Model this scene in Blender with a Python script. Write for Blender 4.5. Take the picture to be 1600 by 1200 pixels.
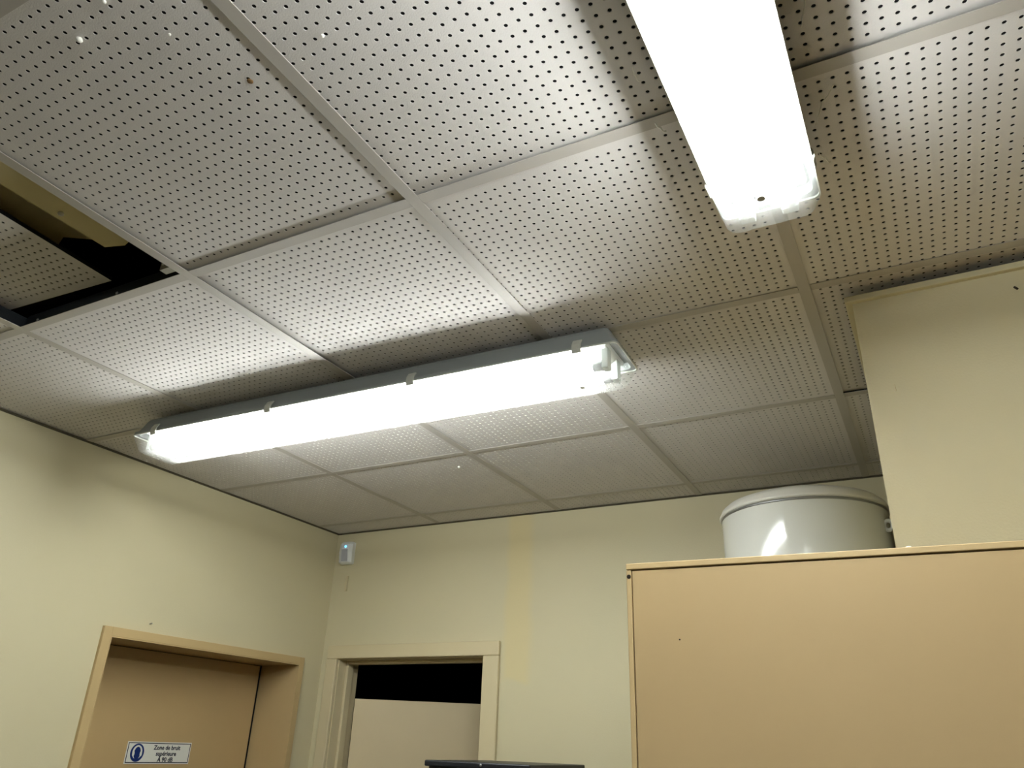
import bpy, math, random
from mathutils import Matrix, Vector
random.seed(7)
for o in list(bpy.data.objects): bpy.data.objects.remove(o)
scene = bpy.context.scene
COL = scene.collection
PI = math.pi

# ------------------------------------------------------------------ camera
H = 2.65                                   # height of the tiled ceiling
CAM = Vector((1.9232, -0.9241, 1.7346))
r = Vector((0.8858, 0.4627, 0.0343)).normalized()
fw = Vector((-0.4316, 0.7946, 0.4269)).normalized()
u = r.cross(fw).normalized()
r = fw.cross(u).normalized()
cd = bpy.data.cameras.new('camera')
cam = bpy.data.objects.new('camera', cd); COL.objects.link(cam)
cd.sensor_width = 36.0; cd.sensor_fit = 'HORIZONTAL'
cd.lens = 36.0 * 1203.0 / 1600.0
cd.clip_start = 0.02
cam.matrix_world = Matrix(((r.x, u.x, -fw.x, CAM.x), (r.y, u.y, -fw.y, CAM.y), (r.z, u.z, -fw.z, CAM.z), (0, 0, 0, 1)))
scene.camera = cam

# ------------------------------------------------------------------ world, exposure
w = bpy.data.worlds.new('world'); scene.world = w; w.use_nodes = True
w.node_tree.nodes['Background'].inputs[0].default_value = (0.01, 0.01, 0.012, 1)
w.node_tree.nodes['Background'].inputs[1].default_value = 0.2
vs = scene.view_settings
vs.view_transform = 'Standard'; vs.look = 'None'; vs.exposure = 0.84; vs.gamma = 1.0; vs.use_curve_mapping = False
TUBE_STRENGTH = 36.0

# ------------------------------------------------------------------ materials
def srgb(c):
    return tuple((x / 255 / 12.92) if x / 255 <= 0.04045 else ((x / 255 + 0.055) / 1.055) ** 2.4 for x in c) + (1,)
MATS = {}
def mat(name, col, rough=0.6, metal=0.0, var=0.05, scale=6.0, bump=0.0, bscale=120.0, spec=0.35, coat=0.0):
    """procedural paint / plastic / metal: colour drifts slightly with noise, fine bump"""
    m = bpy.data.materials.new(name); m.use_nodes = True
    nt = m.node_tree; b = nt.nodes['Principled BSDF']
    b.inputs['Roughness'].default_value = rough; b.inputs['Metallic'].default_value = metal
    b.inputs['Specular IOR Level'].default_value = spec; b.inputs['Coat Weight'].default_value = coat
    tc = nt.nodes.new('ShaderNodeTexCoord')
    n = nt.nodes.new('ShaderNodeTexNoise'); n.inputs['Scale'].default_value = scale; n.inputs['Detail'].default_value = 5
    nt.links.new(tc.outputs['Object'], n.inputs['Vector'])
    mx = nt.nodes.new('ShaderNodeMix'); mx.data_type = 'RGBA'
    c = srgb(col)
    mx.inputs[6].default_value = tuple(max(0, x * (1 - var)) for x in c[:3]) + (1,)
    mx.inputs[7].default_value = tuple(min(1, x * (1 + var)) for x in c[:3]) + (1,)
    nt.links.new(n.outputs['Fac'], mx.inputs[0]); nt.links.new(mx.outputs[2], b.inputs['Base Color'])
    if bump > 0:
        n2 = nt.nodes.new('ShaderNodeTexNoise'); n2.inputs['Scale'].default_value = bscale
        nt.links.new(tc.outputs['Object'], n2.inputs['Vector'])
        bp = nt.nodes.new('ShaderNodeBump'); bp.inputs['Strength'].default_value = bump; bp.inputs['Distance'].default_value = 0.002
        nt.links.new(n2.outputs['Fac'], bp.inputs['Height']); nt.links.new(bp.outputs['Normal'], b.inputs['Normal'])
    MATS[name] = m
    return m
WALL = (201, 192, 157)
mat('wall_paint', WALL, 0.55, var=0.03, scale=1.5, bump=0.15, bscale=220)
mat('wall_paint_stained', WALL, 0.55, var=0.03, scale=1.5, bump=0.15, bscale=220)
mat('frame_cream', (204, 191, 154), 0.4, var=0.02)
mat('leaf_cream', (206, 189, 150), 0.45, var=0.03)
mat('tan_paint', (186, 162, 116), 0.42, var=0.03)
mat('tan_leaf', (182, 156, 110), 0.5, var=0.05, scale=3)
mat('cabinet_panel', (187, 161, 116), 0.5, var=0.03, scale=2.5)
mat('cabinet_edge', (200, 174, 126), 0.45, var=0.03)
mat('tile_board', (216, 212, 207), 0.85, var=0.04, scale=9, bump=0.2, bscale=400)
mat('fleece_and_edge_shade', (10, 11, 13), 0.95, var=0.2)
mat('rail_paint', (184, 179, 170), 0.5, var=0.03)
mat('rail_web', (46, 50, 54), 0.5, metal=0.3, var=0.1)
mat('plenum', (20, 21, 24), 0.95, var=0.2)
mat('beam_board', (214, 200, 152), 0.8, var=0.06, scale=12)
mat('housing_grey', (128, 132, 130), 0.5, var=0.04)
mat('reflector_white', (240, 242, 240), 0.35, var=0.01)
mat('lamp_end', (215, 220, 215), 0.4, var=0.02)
mat('metal_cap', (190, 192, 190), 0.3, metal=0.9, var=0.03)
mat('clip_plastic', (176, 177, 166), 0.35, var=0.05)
mat('tank_enamel', (214, 214, 204), 0.10, var=0.01, spec=0.6, coat=0.3)
mat('angle_gap_shade', (84, 78, 64), 0.6, var=0.05)  # dark tone stands for the shadow gap between tiles and wall
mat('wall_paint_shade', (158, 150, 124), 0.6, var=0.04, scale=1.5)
mat('tank_lid', (214, 211, 200), 0.35, var=0.02)
mat('steel', (150, 150, 148), 0.35, metal=0.8, var=0.05)
mat('white_plastic', (222, 224, 220), 0.35, var=0.02)
mat('lens_grey', (176, 178, 182), 0.25, var=0.02)
mat('black_metal', (24, 26, 30), 0.4, var=0.1)
mat('black_deep', (8, 9, 11), 0.5, var=0.1)
mat('sign_white', (226, 226, 216), 0.4, var=0.02)
mat('sign_ink', (18, 22, 48), 0.5, var=0.05)
mat('sign_blue', (16, 42, 104), 0.4, var=0.05)
mat('dark_room', (34, 34, 36), 0.9, var=0.1)  # near-black so the room reads unlit: its darkness is in the colour
mat('floor_vinyl', (74, 71, 66), 0.5, var=0.12, scale=3)
mat('cocoon', (240, 238, 228), 0.8, var=0.03)
mat('dirt', (40, 32, 22), 0.9, var=0.2)
mat('brown_spot', (120, 92, 56), 0.9, var=0.2)

def emission(name, col, s):
    m = bpy.data.materials.new(name); m.use_nodes = True; nt = m.node_tree
    nt.nodes.remove(nt.nodes['Principled BSDF'])
    e = nt.nodes.new('ShaderNodeEmission'); e.inputs[0].default_value = tuple(col) + (1,); e.inputs[1].default_value = s
    nt.links.new(e.outputs[0], nt.nodes['Material Output'].inputs[0]); MATS[name] = m
emission('tube_glow', (0.97, 1.0, 1.01), TUBE_STRENGTH)
emission('led_blue', (0.12, 0.45, 1.0), 1.6)

def clear_plastic():
    m = bpy.data.materials.new('diffuser_plastic'); m.use_nodes = True; nt = m.node_tree
    nt.nodes.remove(nt.nodes['Principled BSDF'])
    tr = nt.nodes.new('ShaderNodeBsdfTransparent'); tr.inputs[0].default_value = (0.97, 0.98, 0.97, 1)
    tl = nt.nodes.new('ShaderNodeBsdfTranslucent'); tl.inputs[0].default_value = (0.9, 0.92, 0.89, 1)
    df = nt.nodes.new('ShaderNodeBsdfDiffuse'); df.inputs[0].default_value = (0.75, 0.76, 0.70, 1)
    gl = nt.nodes.new('ShaderNodeBsdfGlossy'); gl.inputs['Roughness'].default_value = 0.15
    a = nt.nodes.new('ShaderNodeMixShader'); a.inputs[0].default_value = 0.3
    nt.links.new(tl.outputs[0], a.inputs[1]); nt.links.new(df.outputs[0], a.inputs[2])
    tc = nt.nodes.new('ShaderNodeTexCoord'); n = nt.nodes.new('ShaderNodeTexNoise'); n.inputs['Scale'].default_value = 25
    nt.links.new(tc.outputs['Object'], n.inputs['Vector'])
    mr = nt.nodes.new('ShaderNodeMapRange'); mr.inputs[3].default_value = 0.045; mr.inputs[4].default_value = 0.07
    nt.links.new(n.outputs['Fac'], mr.inputs[0])
    b = nt.nodes.new('ShaderNodeMixShader'); nt.links.new(mr.outputs[0], b.inputs[0])
    nt.links.new(tr.outputs[0], b.inputs[1]); nt.links.new(a.outputs[0], b.inputs[2])
    c = nt.nodes.new('ShaderNodeMixShader'); c.inputs[0].default_value = 0.05
    nt.links.new(b.outputs[0], c.inputs[1]); nt.links.new(gl.outputs[0], c.inputs[2])
    nt.links.new(c.outputs[0], nt.nodes['Material Output'].inputs[0]); MATS['diffuser_plastic'] = m
clear_plastic()

def add_stain():
    """yellow vertical paint patch on the back wall beside the doorway"""
    m = MATS['wall_paint_stained']; nt = m.node_tree; b = nt.nodes['Principled BSDF']
    src = b.inputs['Base Color'].links[0].from_socket
    tc = nt.nodes.new('ShaderNodeTexCoord'); sp = nt.nodes.new('ShaderNodeSeparateXYZ'); nt.links.new(tc.outputs['Object'], sp.inputs[0])
    ns = nt.nodes.new('ShaderNodeTexNoise'); ns.inputs['Scale'].default_value = 7; nt.links.new(tc.outputs['Object'], ns.inputs['Vector'])
    def M(op, a, bb):
        n = nt.nodes.new('ShaderNodeMath'); n.operation = op
        for i, v in enumerate((a, bb)):
            if isinstance(v, (int, float)): n.inputs[i].default_value = v
            else: nt.links.new(v, n.inputs[i])
        return n.outputs[0]
    def step(v, a, bb):
        n = nt.nodes.new('ShaderNodeMapRange'); n.interpolation_type = 'SMOOTHSTEP'
        n.inputs[1].default_value = a; n.inputs[2].default_value = bb; nt.links.new(v, n.inputs[0]); return n.outputs[0]
    x = M('ADD', sp.outputs['X'], M('MULTIPLY', M('SUBTRACT', ns.outputs['Fac'], 0.5), 0.03))
    z = M('ADD', sp.outputs['Z'], M('MULTIPLY', M('SUBTRACT', ns.outputs['Fac'], 0.5), 0.10))
    k = M('MULTIPLY', M('MULTIPLY', step(x, 0.335, 0.375), step(x, 0.495, 0.445)), step(z, 1.96, 1.99))
    mx = nt.nodes.new('ShaderNodeMix'); mx.data_type = 'RGBA'; nt.links.new(M('MULTIPLY', k, 0.34), mx.inputs[0])
    nt.links.new(src, mx.inputs[6]); mx.inputs[7].default_value = srgb((216, 194, 128)); nt.links.new(mx.outputs[2], b.inputs['Base Color'])
add_stain()

# ------------------------------------------------------------------ mesh helpers
class MB:
    def __init__(s): s.v = []; s.f = []; s.m = []
    def add(s, vs, fs, mi=0):
        k = len(s.v); s.v += [tuple(x) for x in vs]; s.f += [tuple(i + k for i in f) for f in fs]; s.m += [mi] * len(fs); return s
    def box(s, x0, x1, y0, y1, z0, z1, mi=0):
        return s.add([(x0, y0, z0), (x1, y0, z0), (x1, y1, z0), (x0, y1, z0), (x0, y0, z1), (x1, y0, z1), (x1, y1, z1), (x0, y1, z1)],
                     [(0, 3, 2, 1), (4, 5, 6, 7), (0, 1, 5, 4), (1, 2, 6, 5), (2, 3, 7, 6), (3, 0, 4, 7)], mi)
    def rings(s, rs, cap0=True, cap1=True, mi=0, closed=False):
        n = len(rs[0]); vs = [p for q in rs for p in q]; fs = []
        for i in range(len(rs) - 1):
            for j in range(n):
                fs.append((i * n + j, i * n + (j + 1) % n, (i + 1) * n + (j + 1) % n, (i + 1) * n + j))
        if cap0: fs.append(tuple(range(n))[::-1])
        if cap1: fs.append(tuple((len(rs) - 1) * n + j for j in range(n)))
        return s.add(vs, fs, mi)
    def tube(s, pts, rad, n=8, mi=0, cap=True):
        pts = [Vector(p) for p in pts]; rs = []
        for i, p in enumerate(pts):
            t = (pts[min(i + 1, len(pts) - 1)] - pts[max(i - 1, 0)]).normalized()
            a = t.cross(Vector((0, 0, 1)) if abs(t.z) < 0.9 else Vector((1, 0, 0))).normalized(); b = t.cross(a)
            q = rad[i] if isinstance(rad, (list, tuple)) else rad
            rs.append([p + (a * math.cos(2 * PI * k / n) + b * math.sin(2 * PI * k / n)) * q for k in range(n)])
        return s.rings(rs, cap, cap, mi)
    def lathe(s, prof, cx=0, cy=0, n=48, mi=0):
        return s.rings([[(cx + q * math.cos(2 * PI * k / n), cy + q * math.sin(2 * PI * k / n), z) for k in range(n)] for q, z in prof], True, True, mi)
    def mesh(s, name, mats, smooth=False):
        me = bpy.data.meshes.new(name); me.from_pydata(s.v, [], s.f)
        for m in ([mats] if isinstance(mats, str) else mats): me.materials.append(MATS[m])
        me.polygons.foreach_set('material_index', s.m)
        if smooth: me.polygons.foreach_set('use_smooth', [True] * len(s.f))
        me.update(); return me
    def obj(s, name, mats, parent=None, smooth=False, bevel=0.0):
        return link(name, s.mesh(name, mats, smooth), parent, bevel)
def link(name, me, parent=None, bevel=0.0):
    o = bpy.data.objects.new(name, me); COL.objects.link(o)
    if parent: o.parent = parent
    if bevel:
        b = o.modifiers.new('bevel', 'BEVEL'); b.width = bevel; b.segments = 2; b.limit_method = 'ANGLE'
    return o
def empty(name, loc=(0, 0, 0), rz=0.0):
    o = bpy.data.objects.new(name, None); COL.objects.link(o); o.location = loc; o.rotation_euler = (0, 0, rz); o.empty_display_size = 0.1
    return o
def tag(o, label, cat, group=None):
    o['label'] = label; o['category'] = cat
    if group: o['group'] = group
    return o
def struct(o, label=None):
    o['kind'] = 'structure'
    if label: o['label'] = label
    return o
def rrect(hx, hy, z, rad, n=4, cx=0, cy=0):
    out = []
    for sx, sy, a0 in ((1, 1, 0), (-1, 1, PI / 2), (-1, -1, PI), (1, -1, 1.5 * PI)):
        for k in range(n + 1):
            a = a0 + PI / 2 * k / n
            out.append((cx + sx * (hx - rad) + rad * math.cos(a), cy + sy * (hy - rad) + rad * math.sin(a), z))
    return out

# ------------------------------------------------------------------ room shell
XL, XR, YF, YB = -0.595, 4.02, -4.1, 1.985       # left wall, right wall, wall behind the camera, back wall
ZT = 3.15                                         # structural slab above the suspended ceiling
struct(MB().box(XL - 0.3, XR + 0.2, YF - 0.2, YB + 1.9, -0.1, 0).obj('floor', 'floor_vinyl'), 'grey beige floor of the room')

# left wall with the doorway (opening y 0.878..1.826, z up to 2.035)
LY0, LY1, LZ = 0.878, 1.826, 2.035
b = MB()
b.box(XL - 0.26, XL, YF - 0.2, LY0, 0, ZT); b.box(XL - 0.26, XL, LY1, YB + 0.14, 0, ZT); b.box(XL - 0.26, XL, LY0, LY1, LZ, ZT)
struct(b.obj('wall_left', 'wall_paint'), 'cream painted wall with the tan door and noise sign')
# back wall with doorway (opening x -0.50..0.268, z up to 2.08)
BX0, BX1, BZ = -0.505, 0.272, 2.08
b = MB()
b.box(XL, BX0, YB, YB + 0.14, 0, ZT); b.box(BX1, XR + 0.2, YB, YB + 0.14, 0, ZT); b.box(BX0, BX1, YB, YB + 0.14, BZ, ZT)
struct(b.obj('wall_back', 'wall_paint_stained'), 'cream painted wall with doorway and yellowish vertical stain')
struct(MB().box(XR, XR + 0.2, YF - 0.2, YB, 0, ZT).obj('wall_right', 'wall_paint_shade'), 'beige painted wall to the right')
struct(MB().box(XL, XR, YF - 0.2, YF, 0, ZT).obj('wall_front', 'wall_paint_shade'), 'beige painted wall behind the viewer')

# boxed-in shaft at the right, stopping just below the ceiling
sh = struct(empty('wall_partition', (1.886, 0.66, 0), math.radians(-0.6)), 'cream boxed partition stopping just short of the ceiling')
MB().box(0, 2.12, 0, 1.32, 0, H - 0.030).obj('panel', 'wall_paint', sh)
MB().box(-0.014, 2.12, -0.012, 1.32, H - 0.030, H - 0.016).obj('trim', 'wall_paint', sh, bevel=0.002)
MB().tube([(0.05, -0.001, 2.42), (0.051, -0.0015, 2.405)], 0.0012, 6).obj('drip_mark', 'frame_cream', sh)
MB().tube([(0.29, -0.001, 2.585), (0.295, -0.0015, 2.578)], 0.0022, 6).obj('spot', 'dirt', sh)

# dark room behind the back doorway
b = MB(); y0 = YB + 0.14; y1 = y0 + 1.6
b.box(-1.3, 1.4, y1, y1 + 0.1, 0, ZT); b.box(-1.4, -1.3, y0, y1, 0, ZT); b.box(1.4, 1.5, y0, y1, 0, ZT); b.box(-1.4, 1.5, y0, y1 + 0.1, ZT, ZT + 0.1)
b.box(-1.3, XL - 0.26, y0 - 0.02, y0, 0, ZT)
struct(b.obj('wall_dark_room', 'dark_room'), 'walls of the unlit room beyond the doorway, its darkness painted into their colour')

# ------------------------------------------------------------------ suspended ceiling
ceil = struct(MB().box(XL - 0.26, XR + 0.2, YF - 0.2, YB + 0.14, ZT, ZT + 0.12).obj('ceiling', 'plenum'), 'suspended ceiling of perforated tiles in a metal grid')
PX, PY = 0.6, 0.606
TH = 0.0012                                # perforated sheet, black fleece right behind it
TEDGE = 0.009
def tile_mesh(name, wd, dp, hx, hy, nx, ny, px=0.02, py=0.0202, rad=0.0033):
    """board with real drilled holes; origin at its lower-left corner, face at z=0 looking down"""
    v = []; f = []; mi = []
    def face(*i): f.append(i); mi.append(0)
    x0, x1 = hx - px / 2, hx + (nx - 0.5) * px
    y0, y1 = hy - py / 2, hy + (ny - 0.5) * py
    x0c, x1c, y0c, y1c = max(x0, 0), min(x1, wd), max(y0, 0), min(y1, dp)
    oc = [(rad * math.cos(PI / 8 + k * PI / 4), rad * math.sin(PI / 8 + k * PI / 4)) for k in range(8)]
    for i in range(nx):
        for j in range(ny):
            cx, cy = hx + i * px, hy + j * py; k = len(v)
            xa, xb = max(cx - px / 2, 0), min(cx + px / 2, wd); ya, yb = max(cy - py / 2, 0), min(cy + py / 2, dp)
            v += [(xa, ya, 0), (xb, ya, 0), (xb, yb, 0), (xa, yb, 0)]
            v += [(cx + a, cy + c, 0) for a, c in oc]; v += [(cx + a, cy + c, TH) for a, c in oc]
            # octagon verts k+4..k+11 start at 22.5 deg: 0,1 upper right | 2,3 upper left | 4,5 lower left | 6,7 lower right
            face(k + 2, k + 4, k + 5); face(k + 3, k + 6, k + 7); face(k + 0, k + 8, k + 9); face(k + 1, k + 10, k + 11)
            face(k + 2, k + 5, k + 6, k + 3); face(k + 3, k + 7, k + 8, k + 0); face(k + 0, k + 9, k + 10, k + 1); face(k + 1, k + 11, k + 4, k + 2)
            for q in range(8):
                p = (q + 1) % 8; face(k + 4 + q, k + 12 + q, k + 12 + p, k + 4 + p)
    def quad(xa, xb, ya, yb, z=0.0, m=0):
        if xb - xa < 1e-5 or yb - ya < 1e-5: return
        k = len(v); v.extend([(xa, ya, z), (xa, yb, z), (xb, yb, z), (xb, ya, z)]); f.append((k, k + 1, k + 2, k + 3)); mi.append(m)
    quad(0, x0c, 0, dp); quad(x1c, wd, 0, dp); quad(x0c, x1c, 0, y0c); quad(x0c, x1c, y1c, dp)
    quad(0, wd, 0, dp, TH, 1)
    for (ax, ay), (bx, by) in (((0, 0), (wd, 0)), ((wd, 0), (wd, dp)), ((wd, dp), (0, dp)), ((0, dp), (0, 0))):
        k = len(v); v.extend([(ax, ay, 0), (bx, by, 0), (bx, by, TEDGE), (ax, ay, TEDGE)]); f.append((k, k + 1, k + 2, k + 3)); mi.append(1)  # edges in the same black: shade along the raised tiles put into colour
    me = bpy.data.meshes.new(name); me.from_pydata(v, [], f)
    me.materials.append(MATS['tile_board']); me.materials.append(MATS['fleece_and_edge_shade']); me.polygons.foreach_set('material_index', mi); me.update()
    return me
GX = [XL] + [0.6 * i for i in range(0, 7)] + [XR]
GY = [PY * j for j in range(-6, 4)]; GY = [YF] + GY + [YB]
GAP = 0.004
TW, TD = PX - 2 * GAP, PY - 2 * GAP
std = tile_mesh('ceiling_tile', TW, TD, 0.03 - GAP, 0.0303 - GAP, 28, 28)
var = {}
var[(1.2, -PY)] = tile_mesh('ceiling_tile', TW, TD, 0.013 - GAP, 0.0187 - GAP, 29, 29)
var[(1.2, 0.0)] = tile_mesh('ceiling_tile', TW, TD, 0.010 - GAP, 0.0375 - GAP, 29, 28)
var[(1.8, -PY)] = tile_mesh('ceiling_tile', TW, TD, 0.022 - GAP, 0.0130 - GAP, 29, 29)
var[(1.8, 0.0)] = tile_mesh('ceiling_tile', TW, TD, 0.029 - GAP, 0.0280 - GAP, 28, 29)
# (tilt about x, tilt about y, extra lift) in mm of rise across the tile
tilt = {(0.6, -PY): (2.4, 0, 0), (0.6, 0.0): (0, -5, 0), (1.2, -PY): (2, 0, 0), (1.8, PY): (0, -3, 3), (-0.595, 0.0): (0, 0, 1), (1.8, -PY): (3, 0, 0)}
for i in range(len(GX) - 1):
    for j in range(len(GY) - 1):
        xa, xb, ya, yb = GX[i], GX[i + 1], GY[j], GY[j + 1]
        key = (round(xa, 3), round(ya, 4))
        full = abs(xb - xa - PX) < 0.01 and abs(yb - ya - PY) < 0.002
        if full:
            me = std
            for kk, m2 in var.items():
                if abs(kk[0] - xa) < 1e-3 and abs(kk[1] - ya) < 1e-3: me = m2
        else:
            wd, dp = xb - xa - 2 * GAP, yb - ya - 2 * GAP
            me = tile_mesh('ceiling_tile', wd, dp, 0.03 - GAP, 0.0303 - GAP, int((wd - 0.03) / 0.02), max(1, int((dp - 0.022) / 0.0202)))
        z = H + 0.0022 + random.random() * 0.0012
        if abs(xa) < 1e-6 and abs(ya + PY) < 1e-6:
            # the tile that has been pushed aside and lies on top of the grid
            o = link('ceiling_tile', me, ceil); o.location = (-0.205, -0.648, H + 0.041); o.rotation_euler = (0, 0, math.radians(3.0))
            o['label'] = 'loose perforated tile pushed aside above the dark gap'
            continue
        o = link('ceiling_tile', me, ceil); o.location = (xa + GAP, ya + GAP, z)
        tx = ty = lf = 0
        for kk, t in tilt.items():
            if abs(kk[0] - xa) < 1e-3 and abs(kk[1] - ya) < 1e-3: tx, ty, lf = t
        o.location.z += lf * 0.001 + (max(0, -ty)) * 0.001 + max(0, -tx) * 0.001
        o.rotation_euler = (tx * 0.001 / PY, -ty * 0.001 / PX, 0)
# T rails: painted flange, dark web (two materials)
def rail(length, axis, name, parent=ceil, loc=(0, 0, 0)):
    b = MB(); hw = 0.012
    L = length
    if axis == 'y':
        b.box(-hw, hw, 0, L, 0, 0.0012); b.box(-0.0015, 0.0015, 0, L, 0.0012, 0.036, 1)
    else:
        b.box(0, L, -hw, hw, 0, 0.0012); b.box(0, L, -0.0015, 0.0015, 0.0012, 0.036, 1)
    o = b.obj(name, ['rail_paint', 'rail_web'], parent); o.location = loc; return o
for x in GX[1:-1]:
    rail(YB - YF, 'y', 'main_rail', loc=(x, YF, H))
for y in GY[1:-1]:
    for i in range(len(GX) - 1):
        a = 0.0 if i == 0 else 0.0124
        c = 0.0 if i == len(GX) - 2 else 0.0124
        rail(GX[i + 1] - GX[i] - a - c, 'x', 'cross_rail', loc=(GX[i] + a, y, H + 0.0001))
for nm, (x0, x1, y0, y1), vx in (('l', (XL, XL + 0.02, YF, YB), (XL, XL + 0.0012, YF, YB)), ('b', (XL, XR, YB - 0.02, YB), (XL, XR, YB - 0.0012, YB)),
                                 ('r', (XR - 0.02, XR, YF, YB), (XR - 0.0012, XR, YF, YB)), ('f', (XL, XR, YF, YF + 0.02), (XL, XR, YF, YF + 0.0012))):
    MB().box(x0, x1, y0, y1, H - 0.0002, H + 0.001).box(*vx, H + 0.001, H + 0.025).obj('wall_angle', 'angle_gap_shade', ceil)

# what shows through the gap: two beige boards above the grid, a hanger bracket and rivets on the rail
def board(name, x0, x1, z0, z1, y0, ends, parent):
    """board running along y, its far end cut ragged after a shadow edge"""
    n = len(ends); b = MB(); xs = [x0 + (x1 - x0) * k / (n - 1) for k in range(n)]
    v = [(x0, y0, z0), (x1, y0, z0)] + [(xs[k], ends[k], z0) for k in range(n - 1, -1, -1)]
    m = len(v); v2 = v + [(a, c, z1) for a, c, _ in v]
    fs = [tuple(range(m))[::-1], tuple(range(m, 2 * m))] + [(k, (k + 1) % m, m + (k + 1) % m, m + k) for k in range(m)]
    return b.add(v2, fs).obj(name, 'beam_board', parent)
board('plenum_board', 0.430, 0.62, H + 0.062, H + 0.11, -1.2, (-0.100, -0.085, -0.098, -0.082, -0.09), ceil)  # ragged ends put the jagged shadow edge into the boards' shape
board('plenum_board', 0.10, 0.428, H + 0.100, H + 0.13, -1.2, (-0.15, -0.13, -0.14, -0.115, -0.135, -0.10, -0.115), ceil)
MB().box(0.555, 0.586, -0.040, -0.037, H + 0.004, H + 0.030).box(0.555, 0.586, -0.040, -0.022, H + 0.002, H + 0.004).obj('hanger_bracket', 'steel', ceil)
for x in (0.06, 0.36, 0.565):
    MB().lathe([(0.004, 0), (0.004, 0.001), (0.002, 0.0025)], n=10).obj('rivet', 'metal_cap', ceil).matrix_world = Matrix.Translation((x, -0.0018 if x < 0.5 else -0.041, H + 0.016)) @ Matrix.Rotation(PI / 2, 4, 'X')

# ------------------------------------------------------------------ fluorescent fittings
FL = 1.595
def fixture(name, loc, rz, label):
    t = tag(empty(name, loc, rz), label, 'ceiling light', 'twin tube fluorescent fittings on the ceiling')
    hl = FL / 2
    # housing: tapered tray, open at the bottom (outer and inner skin)
    outer = [rrect(hl - 0.030, 0.056, -0.015, 0.012), rrect(hl - 0.024, 0.062, -0.024, 0.014), rrect(hl - 0.008, 0.073, -0.060, 0.012), rrect(hl - 0.001, 0.0795, -0.062, 0.012), rrect(hl, 0.0805, -0.069, 0.012)]
    inner = [rrect(hl - 0.012, 0.0715, -0.069, 0.016), rrect(hl - 0.014, 0.069, -0.052, 0.016)]
    MB().rings(outer + inner, True, True).obj('housing', 'housing_grey', t)
    # white gear tray
    MB().rings([rrect(hl - 0.03, 0.064, -0.054, 0.004, 2), rrect(hl - 0.032, 0.064, -0.060, 0.004, 2), rrect(hl - 0.05, 0.014, -0.076, 0.004, 2)]).obj('reflector', 'reflector_white', t)
    # diffuser
    d = [rrect(hl - 0.001, 0.0790, -0.068, 0.012), rrect(hl - 0.002, 0.0788, -0.080, 0.012), rrect(hl - 0.006, 0.077, -0.088, 0.012), rrect(hl - 0.018, 0.070, -0.112, 0.012),
         rrect(hl - 0.026, 0.064, -0.122, 0.012), rrect(hl - 0.036, 0.056, -0.128, 0.012), rrect(hl - 0.048, 0.046, -0.131, 0.012)]
    MB().rings(d, False, True).obj('diffuser', 'diffuser_plastic', t)
    MB().rings([rrect(hl + 0.0012, 0.0815, -0.0692, 0.012), rrect(hl + 0.0012, 0.0815, -0.0730, 0.012), rrect(hl - 0.002, 0.079, -0.0730, 0.012), rrect(hl - 0.002, 0.079, -0.0692, 0.012), rrect(hl + 0.0012, 0.0815, -0.0692, 0.012)], False, False).obj('gasket', 'clip_plastic', t)
    for s in (-1, 1):
        tb = MB().tube([(-0.725, s * 0.034, -0.102), (0.725, s * 0.034, -0.102)], 0.0130, 16).obj('tube', 'tube_glow', t, smooth=False)
        for e in (-1, 1):
            MB().tube([(e * 0.725, s * 0.034, -0.102), (e * 0.748, s * 0.034, -0.102)], 0.0134, 16).obj('end_cap', 'metal_cap', tb)
            MB().box(min(e * 0.748, e * 0.764), max(e * 0.748, e * 0.764), s * 0.034 - 0.013, s * 0.034 + 0.013, -0.114, -0.060).obj('lamp_holder', 'lamp_end', t, bevel=0.002)
    for s in (-1, 1):
        for x in (-0.70, -0.24, 0.24, 0.70):
            MB().rings([[(x + a, s * q, z) for a in (-0.011, 0.011)] + [(x + a, s * (q + 0.004), z) for a in (0.011, -0.011)] for q, z in ((0.0715, -0.046), (0.0800, -0.060), (0.0815, -0.074), (0.0785, -0.083))]).obj('clip', 'clip_plastic', t)
    for x in (-0.5, 0.5):
        MB().box(x - 0.02, x + 0.02, -0.03, 0.03, -0.017, 0.0).obj('mounting_bracket', 'steel', t)
    MB().lathe([(0.006, -0.1335), (0.007, -0.131), (0.007, -0.1305)], hl - 0.115, 0.0, 14).obj('moulded_stud', 'clip_plastic', t)
    return t
fx1 = fixture('fluorescent_light', (0.595, 0.603, H), math.radians(1.2), 'grey fluorescent fitting running across the middle of the ceiling, parallel to back wall')
fx2 = fixture('fluorescent_light', (1.799, 0.205 - FL / 2, H), math.radians(90), 'fluorescent fitting pointing towards the viewer, cut off by the top edge')

# ------------------------------------------------------------------ left door
d1 = struct(empty('door_1', (XL, (LY0 + LY1) / 2, 0)), 'tan door set deep in a tan frame, with a noise warning sign')
ly0, ly1 = LY0 - (LY0 + LY1) / 2, LY1 - (LY0 + LY1) / 2
pr_ = 0.014
RD = 0.205
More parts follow.
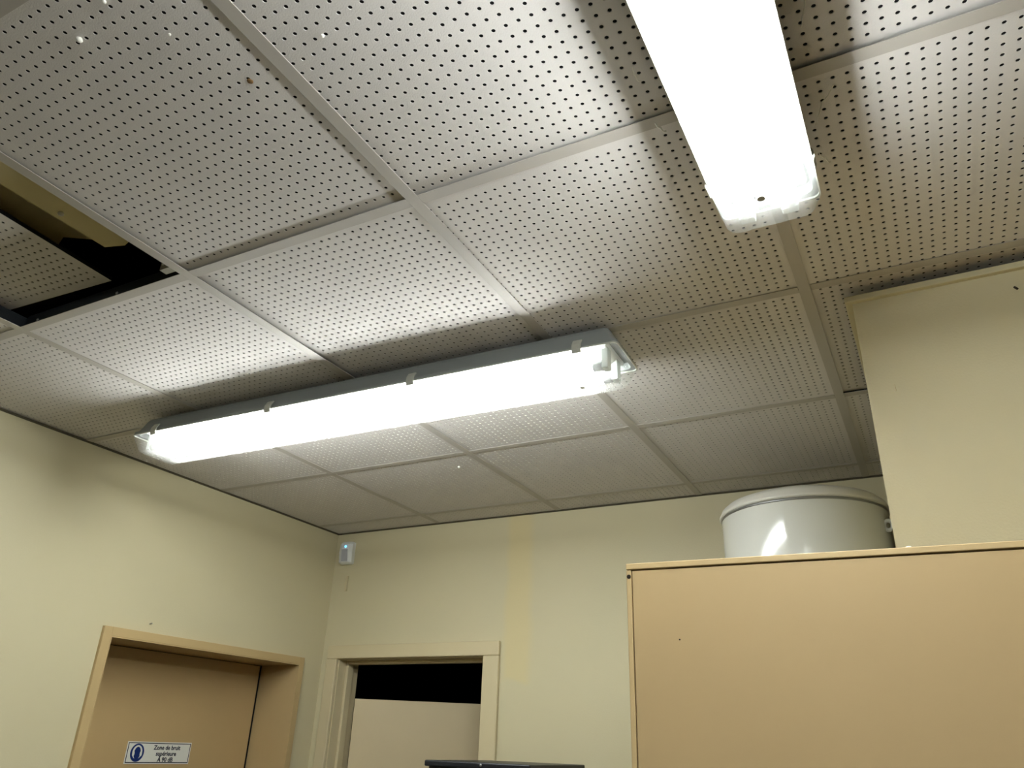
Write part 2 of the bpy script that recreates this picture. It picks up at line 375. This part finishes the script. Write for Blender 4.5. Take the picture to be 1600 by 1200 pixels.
# jamb linings through the wall and a flat face frame on the wall
jb = MB(); jb.box(-RD, pr_, ly0, ly0 + 0.004, 0, LZ); jb.box(-RD, pr_, ly1 - 0.004, ly1, 0, LZ); jb.box(-RD, pr_, ly0 + 0.004, ly1 - 0.004, LZ - 0.004, LZ)
jb.obj('jamb_lining', 'tan_paint', d1)
b = MB(); b.box(0.0, pr_, ly0 - 0.032, ly0, 0, LZ + 0.03); b.box(0.0, pr_, ly1, ly1 + 0.028, 0, LZ + 0.03); b.box(0.0, pr_, ly0, ly1, LZ, LZ + 0.03)
b.obj('frame', 'tan_paint', d1, bevel=0.0015)
leaf1 = MB().box(-RD - 0.042, -RD + 0.004, ly0 + 0.004, ly1 - 0.018, 0.008, LZ - 0.007).obj('door_leaf', 'tan_leaf', d1)
hd = MB(); hd.tube([(-RD + 0.004, ly0 + 0.075, 1.02), (-RD + 0.05, ly0 + 0.075, 1.02), (-RD + 0.055, ly0 + 0.10, 1.02), (-RD + 0.055, ly0 + 0.19, 1.02)], 0.009, 10)
hd.box(-RD + 0.004, -RD + 0.008, ly0 + 0.055, ly0 + 0.095, 0.90, 1.10); hd.obj('handle', 'steel', leaf1)
MB().box(-RD - 0.05, -RD - 0.045, ly0, ly1, 0, LZ).box(-RD - 0.045, -RD - 0.004, ly1 - 0.016, ly1 - 0.001, 0, LZ).obj('leaf_gap_shade', 'black_deep', d1)  # black backing and strip painting the shade in the gap beside the leaf

# ------------------------------------------------------------------ noise sign on the left door
SX = XL - RD + 0.0041
sy0, sy1, sz0, sz1 = 1.207, 1.503, 1.632, 1.708
sg = tag(empty('warning_sign', (SX, (sy0 + sy1) / 2, (sz0 + sz1) / 2)), 'white noise warning sign with blue ear protection symbol, on the tan door', 'sign')
hy, hz = (sy1 - sy0) / 2, (sz1 - sz0) / 2
MB().box(0, 0.002, -hy, hy, -hz, hz).obj('plate', 'sign_white', sg)
e = 0.0035; t_ = 0.0028
b = MB(); b.box(0.002, 0.0024, -hy + e, hy - e, hz - e - t_, hz - e); b.box(0.002, 0.0024, -hy + e, hy - e, -hz + e, -hz + e + t_)
b.box(0.002, 0.0024, -hy + e, -hy + e + t_, -hz + e, hz - e); b.box(0.002, 0.0024, hy - e - t_, hy - e, -hz + e, hz - e); b.obj('border', 'sign_ink', sg)
def disc(name, m, cy, cz, ry, rz, x, parent, n=36, th=0.0003):
    b = MB(); b.rings([[(x + q, cy + ry * math.cos(2 * PI * k / n), cz + rz * math.sin(2 * PI * k / n)) for k in range(n)] for q in (0, th)]); return b.obj(name, m, parent)
cy0 = -hy + 0.048
pict = disc('pictogram', 'sign_blue', cy0, 0, 0.030, 0.031, 0.002, sg)
disc('head', 'sign_white', cy0, 0.002, 0.0215, 0.0235, 0.0023, pict)
disc('face', 'sign_blue', cy0, -0.0015, 0.0145, 0.0215, 0.0026, pict)
for s in (-1, 1): disc('ear_cup', 'sign_white', cy0 + s * 0.0165, -0.003, 0.005, 0.0095, 0.0029, pict)
def text(body, size, loc, parent, name='lettering'):
    cu = bpy.data.curves.new('txt', 'FONT'); cu.body = body; cu.size = size; cu.align_x = 'CENTER'; cu.extrude = 0.0002; cu.offset = 0.0006
    cu.resolution_u = 3
    to = bpy.data.objects.new('txt', cu); COL.objects.link(to)
    dg = bpy.context.evaluated_depsgraph_get(); me = bpy.data.meshes.new_from_object(to.evaluated_get(dg))
    bpy.data.objects.remove(to); me.materials.clear(); me.materials.append(MATS['sign_ink'])
    o = link(name, me, parent); o.location = loc; o.rotation_euler = (PI / 2, 0, PI / 2); return o
for s_, z_ in (('Zone de bruit', 0.0115), ('supérieure', -0.0095), ('À 90 dB', -0.0300)):
    o = text(s_, 0.0215, (0.0023, 0.033, z_), sg); o.scale = (1.02, 1.0, 1.0)

# ------------------------------------------------------------------ back doorway
d2 = struct(empty('door_2', ((BX0 + BX1) / 2, YB, 0)), 'cream framed doorway, its short leaf ajar into a dark room')
bx = (BX1 - BX0) / 2; cz_ = BZ
b = MB(); cw = 0.066
b.box(-bx - 0.05, -bx + 0.008, -0.018, 0, 0, BZ - 0.008); b.box(bx - 0.008, bx + cw, -0.018, 0, 0, BZ - 0.008); b.box(-bx - 0.05, bx + cw, -0.018, 0, BZ - 0.008, BZ + 0.05)
b.obj('casing', 'frame_cream', d2, bevel=0.004)
b = MB(); b.box(-bx, -bx + 0.012, 0, 0.14, 0, BZ); b.box(bx - 0.012, bx, 0, 0.14, 0, BZ); b.box(-bx + 0.012, bx - 0.012, 0, 0.14, BZ - 0.012, BZ)
b.obj('jamb', 'frame_cream', d2)
b = MB(); b.box(-bx + 0.012, -bx + 0.026, 0.05, 0.09, 0, BZ - 0.012); b.box(bx - 0.026, bx - 0.012, 0.05, 0.09, 0, BZ - 0.012); b.box(-bx + 0.026, bx - 0.026, 0.05, 0.09, BZ - 0.026, BZ - 0.012)
b.obj('door_stop', 'frame_cream', d2, bevel=0.003)
lf = MB().box(0, 0.72, 0, 0.04, 0.01, 1.912).obj('door_leaf', 'leaf_cream', d2, bevel=0.002)
lf.location = (-bx + 0.045, 0.10, 0); lf.rotation_euler = (0, 0, math.radians(35))
MB().tube([(0.66, 0, 1.02), (0.66, -0.05, 1.02), (0.56, -0.055, 1.02)], 0.009, 10).obj('handle', 'steel', lf)

# ------------------------------------------------------------------ tall cabinet at the right
cb = tag(empty('tall_cabinet', (1.5225, 0.20, 0), math.radians(3.2)), 'tall tan laminate cabinet standing in front of the cream partition', 'cabinet')
CW, CD, CH, ct = 1.20, 0.375, 1.9945, 0.010
MB().box(0, ct - 0.0025, 0.0, CD, 0, CH - ct).obj('side_panel', 'cabinet_edge', cb, bevel=0.0012)
MB().box(CW - ct + 0.0025, CW, 0.0, CD, 0, CH - ct).obj('side_panel', 'cabinet_edge', cb, bevel=0.0012)
MB().box(0, CW, -0.001, CD, CH - ct + 0.001, CH).obj('top_panel', 'cabinet_edge', cb, bevel=0.0012)
MB().box(ct, CW - ct, CD - 0.008, CD, 0.0, CH - ct).obj('back_panel', 'cabinet_panel', cb)
MB().box(ct, CW - ct, 0.02, CD - 0.008, 0.0, 0.08).obj('plinth', 'cabinet_edge', cb)
MB().box(ct - 0.001, CW - ct + 0.001, 0.0008, 0.019, 0.085, CH - ct - 0.0012).obj('front_panel', 'cabinet_panel', cb, bevel=0.0008)
MB().lathe([(0.0032, 0), (0.0032, 0.0008), (0.002, 0.0016)], n=12).obj('screw_cap', 'dirt', cb).matrix_local = Matrix.Translation((0.0042, 0.0, CH - 0.0195)) @ Matrix.Rotation(PI / 2, 4, 'X')
MB().lathe([(0.0012, 0), (0.0012, 0.0004)], n=8).obj('spot', 'dirt', cb).matrix_local = Matrix.Translation((0.076, 0.0008, CH - 0.112)) @ Matrix.Rotation(PI / 2, 4, 'X')
MB().lathe([(0.004, 0), (0.005, 0.0015), (0.003, 0.003)], n=8).obj('dust_clump', 'cocoon', cb).location = (0.39, 0.01, CH)

# ------------------------------------------------------------------ water heater on the back wall
TX, TY, TR, TZ = 1.606, 1.665, 0.2535, 2.448
tk = tag(empty('water_heater', (TX, TY, 0)), 'white enamel water heater tank hung behind the tan cabinet', 'water heater')
MB().lathe([(0.20, 1.46), (0.245, 1.475), (TR, 1.50), (TR, 1.512), (TR, 1.9), (TR, 2.2), (TR, TZ - 0.012), (TR, TZ - 0.008)], n=72).obj('tank_body', 'tank_enamel', tk, smooth=True)
MB().lathe([(TR + 0.0002, TZ - 0.012), (TR + 0.005, TZ - 0.010), (TR + 0.006, TZ - 0.004), (TR + 0.003, TZ), (TR - 0.002, TZ + 0.012), (TR - 0.018, TZ + 0.026), (TR - 0.06, TZ + 0.042), (0.12, TZ + 0.054), (0.04, TZ + 0.058)], n=72).obj('lid', 'tank_lid', tk, smooth=True)
MB().lathe([(TR + 0.0015, TZ - 0.020), (TR + 0.002, TZ - 0.016), (TR + 0.0006, TZ - 0.0125)], n=72).obj('seam', 'steel', tk, smooth=True)
for z in (1.62, 2.25):
    b = MB(); b.box(-0.17, 0.17, 0.305, 0.32, z - 0.03, z + 0.03)
    for s in (-1, 1): b.box(s * 0.13 - 0.015, s * 0.13 + 0.015, 0.20, 0.31, z - 0.03, z + 0.03)
    b.obj('wall_bracket', 'white_plastic', tk)
# lifting lug: a ring on the right flank
b = MB(); n = 20; m = 8; a0 = math.radians(-18); rs = []
for k in range(n + 1):
    a = 2 * PI * k / n; ring = []
    for q in range(m):
        rr = 0.0115 + 0.0050 * math.cos(2 * PI * q / m); tg = 0.0045 * math.sin(2 * PI * q / m)
        rad_ = TR + 0.008 + rr * math.cos(a)
        ring.append((rad_ * math.cos(a0) - tg * math.sin(a0), rad_ * math.sin(a0) + tg * math.cos(a0), 2.372 + rr * math.sin(a) * 1.25))
    rs.append(ring)
b.rings(rs, False, False).obj('lifting_lug', 'white_plastic', tk, smooth=True)
for s in (-1, 1):
    MB().tube([(s * 0.06, 0, 1.47), (s * 0.06, 0, 1.30), (s * 0.06, 0.12, 1.26), (s * 0.06, 0.31, 1.26)], 0.011, 10).obj('pipe', 'steel', tk)

# ------------------------------------------------------------------ motion detector in the corner
md = tag(empty('motion_detector', (-0.516, YB, 2.553), math.radians(8)), 'small white motion detector with blue light, high in the wall corner', 'motion detector')
b = MB(); prof = [(0.0, 0.0), (0.0, 0)]
secs = [(-0.054, 0.030, 0.022), (-0.046, 0.035, 0.034), (0.0, 0.036, 0.042), (0.040, 0.035, 0.038), (0.053, 0.030, 0.024)]
b.rings([[(-hw, 0, z), (hw, 0, z), (hw, -dp * 0.75, z), (hw * 0.6, -dp, z), (-hw * 0.6, -dp, z), (-hw, -dp * 0.75, z)] for z, hw, dp in secs])
b.obj('case', 'white_plastic', md, bevel=0.002)
b = MB(); b.rings([[(-0.017, -dp + 0.003, z), (0.017, -dp + 0.003, z), (0.015, -dp - 0.003, z), (-0.015, -dp - 0.003, z)] for z, dp in ((-0.043, 0.0345), (-0.02, 0.0385), (0.012, 0.0415))])
b.obj('lens', 'lens_grey', md)
o = MB().lathe([(0.0055, 0), (0.0055, 0.002), (0.003, 0.004)], n=14).obj('indicator', 'led_blue', md); o.matrix_local = Matrix.Translation((0.002, -0.0395, 0.026)) @ Matrix.Rotation(PI / 2, 4, 'X')
MB().box(-0.036, 0.036, -0.008, 0.012, -0.05, 0.05).obj('back_plate', 'white_plastic', md)
cc = tag(MB().box(-0.512, -0.498, YB - 0.010, YB, 2.375, 2.445).obj('cable_cover', 'frame_cream', bevel=0.002), 'short cream cable cover on the wall below the motion detector', 'cable cover')

# ------------------------------------------------------------------ black equipment cabinet, only its lid in view
rk = tag(empty('equipment_cabinet', (0.5815, 1.40, 0)), 'black metal equipment cabinet whose flat lid just enters the picture bottom', 'cabinet')
rw, rd, rh = 0.381, 0.42, 1.690
MB().box(-rw / 2 + 0.012, rw / 2 - 0.012, 0.012, rd, 0.05, rh - 0.018).obj('body', 'black_metal', rk)
MB().box(-rw / 2, rw / 2, 0, rd + 0.01, rh - 0.018, rh).obj('lid', 'black_metal', rk, bevel=0.004)
MB().box(-rw / 2 + 0.03, rw / 2 - 0.03, 0.002, 0.012, 0.08, rh - 0.05).obj('door', 'black_deep', rk, bevel=0.002)
for sx in (-1, 1):
    for yy in (0.05, rd - 0.05):
        MB().lathe([(0.02, 0.0), (0.022, 0.01), (0.015, 0.05)], sx * (rw / 2 - 0.05), yy, 14).obj('foot', 'black_deep', rk)
MB().lathe([(0.004, 0), (0.004, 0.002), (0.002, 0.003)], n=12).obj('screw', 'steel', rk).matrix_local = Matrix.Translation((0.02, 0.0, rh - 0.008)) @ Matrix.Rotation(PI / 2, 4, 'X')

# ------------------------------------------------------------------ small things on the ceiling and walls
def blob(name, loc, rad, m, label, cat, group=None, sq=1.0):
    b = MB(); n = 10; rs = []
    for i in range(7):
        a = PI * (i + 0.5) / 7; rs.append([(rad * math.sin(a) * math.cos(2 * PI * k / n) * (1 + 0.25 * random.random()), rad * math.sin(a) * math.sin(2 * PI * k / n) * (1 + 0.25 * random.random()), sq * rad * math.cos(a)) for k in range(n)])
    o = b.rings(rs).obj(name, m, smooth=True); o.location = loc
    return tag(o, label, cat, group)
def px(x, y, z):
    """ceiling point seen at a pixel of the photograph"""
    d = fw * 1203.0 + r * (x - 800) - u * (y - 600); t = (z - CAM.z) / d.z; return CAM + d * t
blob('spider_cocoon', px(124, 62, H - 0.002), 0.0042, 'cocoon', 'larger white spider cocoon stuck on the ceiling tile near the upper left corner', 'cocoon', 'white cocoons on the ceiling')
blob('spider_cocoon', px(163, 3, H - 0.001), 0.0027, 'cocoon', 'small white cocoon on the ceiling tile at the very top edge, upper left', 'cocoon', 'white cocoons on the ceiling')
blob('spider_cocoon', px(265, 54, H - 0.001), 0.0020, 'cocoon', 'tiny white cocoon on the ceiling tile right of the larger cocoon', 'cocoon', 'white cocoons on the ceiling')
blob('spider_cocoon', px(504, 56, H + 0.000), 0.0026, 'cocoon', 'pale cocoon on the perforated tile left of the overhead fitting', 'cocoon', 'white cocoons on the ceiling')
blob('spider_cocoon', px(95, 334, H + 0.0600), 0.0055, 'cocoon', 'bright white cocoon on the beige board inside the ceiling gap', 'cocoon', 'white cocoons on the ceiling')
blob('spider_cocoon', px(717, 730, H - 0.001), 0.0042, 'cocoon', 'whitish cocoon on the ceiling tile beyond the middle fitting', 'cocoon', 'white cocoons on the ceiling')
blob('brown_stain', px(391, 127, H + 0.003), 0.0045, 'brown_spot', 'small brown dried spot on the perforated tile near the upper left', 'stain', sq=0.4)
def strand(pts, label, rad=0.0010):
    b = MB(); P = [px(*q) for q in pts]; out = []
    for i in range(len(P) - 1):
        for k in range(4): out.append(P[i].lerp(P[i + 1], k / 4) + Vector((0, 0, -0.004 * math.sin(PI * k / 4))))
    out.append(P[-1])
    return tag(b.tube(out, rad, 5).obj('cobweb_strand', 'cocoon'), label, 'cobweb', 'cobweb strands around the overhead fitting')
strand([(1258, 0, H - 0.002), (1254, 25, H - 0.01), (1252, 42, H - 0.02)], 'cobweb strand right of the overhead fitting at the top edge')
strand([(1302, 133, H - 0.001), (1284, 160, H - 0.015), (1275, 195, H - 0.03)], 'long curved cobweb strand hanging between ceiling and right side of the overhead fitting')
strand([(1280, 240, H - 0.02), (1289, 246, H - 0.012), (1297, 253, H - 0.002)], 'short cobweb strand right of the tip of the overhead fitting')
strand([(1024, 192, H - 0.003), (1032, 199, H - 0.008), (1040, 205, H - 0.014)], 'thick short cobweb strand left of the overhead fitting', 0.0014)
strand([(988, 105, H - 0.002), (992, 118, H - 0.005), (1000, 127, H - 0.002)], 'thin bent cobweb strand on the tile left of the overhead fitting')
nl = MB().tube([(XL - 0.005, 1.03, 2.095), (XL + 0.012, 1.03, 2.097)], [0.0015, 0.0022], 8).obj('nail', 'steel'); tag(nl, 'small nail in the wall above the tan door frame', 'nail')
